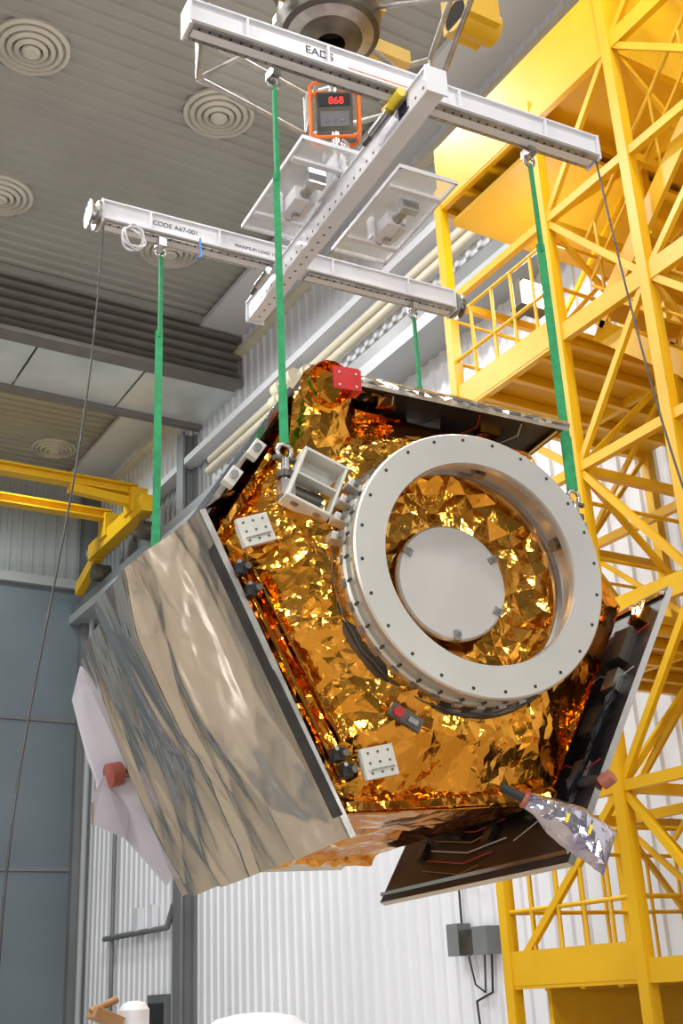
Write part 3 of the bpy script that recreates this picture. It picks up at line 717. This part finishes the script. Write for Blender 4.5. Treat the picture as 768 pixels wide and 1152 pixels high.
b.poly([(-.5,-1.02,-2.6),(.45,-1.0,-2.6),(.45,-1.08,-2.95),(-.5,-1.10,-2.95)],[(0,1,2,3)],SOFF)
foil(b,lambda a,c: Vector((-.5+.95*a,-1.02-.10*math.sin(3.14*c),-2.3-.35*c)),26,9,.03,GOLD)
b.done('instrument_end',sat)

# ------------------------------------------------------------ floor equipment
b=MB()
b.lathe([(.62,ZF),(.62,-.42),(.56,-.34),(.52,-.22),(.40,-.13),(.2,-.09),(.001,-.08)],Matrix.Translation((5.9,11.7,0)),WHITE,n=48)
b.torus(Matrix.Translation((5.9,11.7,-.42)),.63,.03,STEEL,n=40); b.torus(Matrix.Translation((5.9,11.7,-1.3)),.64,.04,STEEL,n=40)
b.done('storage_vessel')
b=MB()
b.box((3.95,10.3,-.62),(.7,.5,.9),WHITE); b.lathe([(.13,-.17),(.13,.0),(.1,.05),(.04,.07),(.001,.07)],Matrix.Translation((4.02,10.25,0)),WHITE,n=24); b.box((3.75,10.2,-.05),(.26,.2,.1),BROWN,Matrix.Rotation(.4,3,'Y')); b.cyl((3.62,10.2,.0),(3.85,10.2,.09),.03,BROWN)
for x in (3.7,4.2):
    for y in (10.1,10.5): b.cyl((x-.03,y,-1.5),(x+.03,y,-1.5),.1,BLACK); b.cyl((x,y,-1.5),(x,y,-1.05),.025,STEEL)
b.done('equipment_cart',bevel=.01)

# ------------------------------------------------------------ lights
def area(name,loc,target,size,power,col=(1,.97,.92)):
    l=bpy.data.lights.new(name,'AREA'); l.energy=power; l.size=size; l.color=col; l.shape='SQUARE'
    o=bpy.data.objects.new(name,l); sc.collection.objects.link(o); o.location=(loc[0],loc[1],loc[2]+ZC)
    d=Vector(target)-Vector(loc); o.rotation_euler=d.to_track_quat('-Z','Y').to_euler()
for x in (-6,0,6):
    for y in (-3,4.5,11,17): area('high_bay_lamp',(x,y,12.3),(x,y,0),1.0,480,(1,.98,.95))
area('high_bay_lamp',(2,25.5,12.5),(2,25.5,0),1.5,260,(.9,1,.97)); area('high_bay_lamp',(7,25,12.5),(7,25,0),1.0,150,(.9,1,.97))
area('added_fill_light',(-9,1,5),(3.5,5.5,2),1.2,420); area('added_fill_light',(1,-6.5,6),(4,5,2),1.0,260)  # added fill lights out of view, aimed at the satellite
area('added_fill_light',(-9,7,1.5),(2.5,6,2),1.0,240); area('added_fill_light',(-6,-6.5,1),(2.5,6,2),1.0,200)  # added low fills, also unseen, to brighten the satellite from left and front
area('added_fill_light',(5,-6.5,1),(8,8,7),1.0,220); area('added_fill_light',(4,13,-.8),(9.5,18,4),1.2,110,(.95,.97,1))  # added fills for the tower and the right wall, no real fixtures
l=bpy.data.lights.new('tower_lamp','POINT'); l.energy=40; l.shadow_soft_size=.15; l.color=(1,.97,.9)
o=bpy.data.objects.new('tower_lamp',l); sc.collection.objects.link(o); o.location=(7.85,8.1,7.1+ZC)
w=bpy.data.worlds.new('world'); sc.world=w; w.use_nodes=True; w.node_tree.nodes['Background'].inputs[0].default_value=(.6,.65,.7,1); w.node_tree.nodes['Background'].inputs[1].default_value=.3

# ------------------------------------------------------------ camera
cd=bpy.data.cameras.new('camera'); cam=bpy.data.objects.new('camera',cd); sc.collection.objects.link(cam)
cd.sensor_fit='VERTICAL'; cd.sensor_height=36; cd.lens=41.5; cd.clip_end=200
X=Vector((.860,-.509,-.0456)).normalized(); Y=Vector((-.158,-.350,.923)); Y=(Y-X*X.dot(Y)).normalized(); Z=X.cross(Y)
m=Matrix((X,Y,Z)).transposed().to_4x4(); m.translation=Vector((0,0,ZC)); cam.matrix_world=m
sc.camera=cam
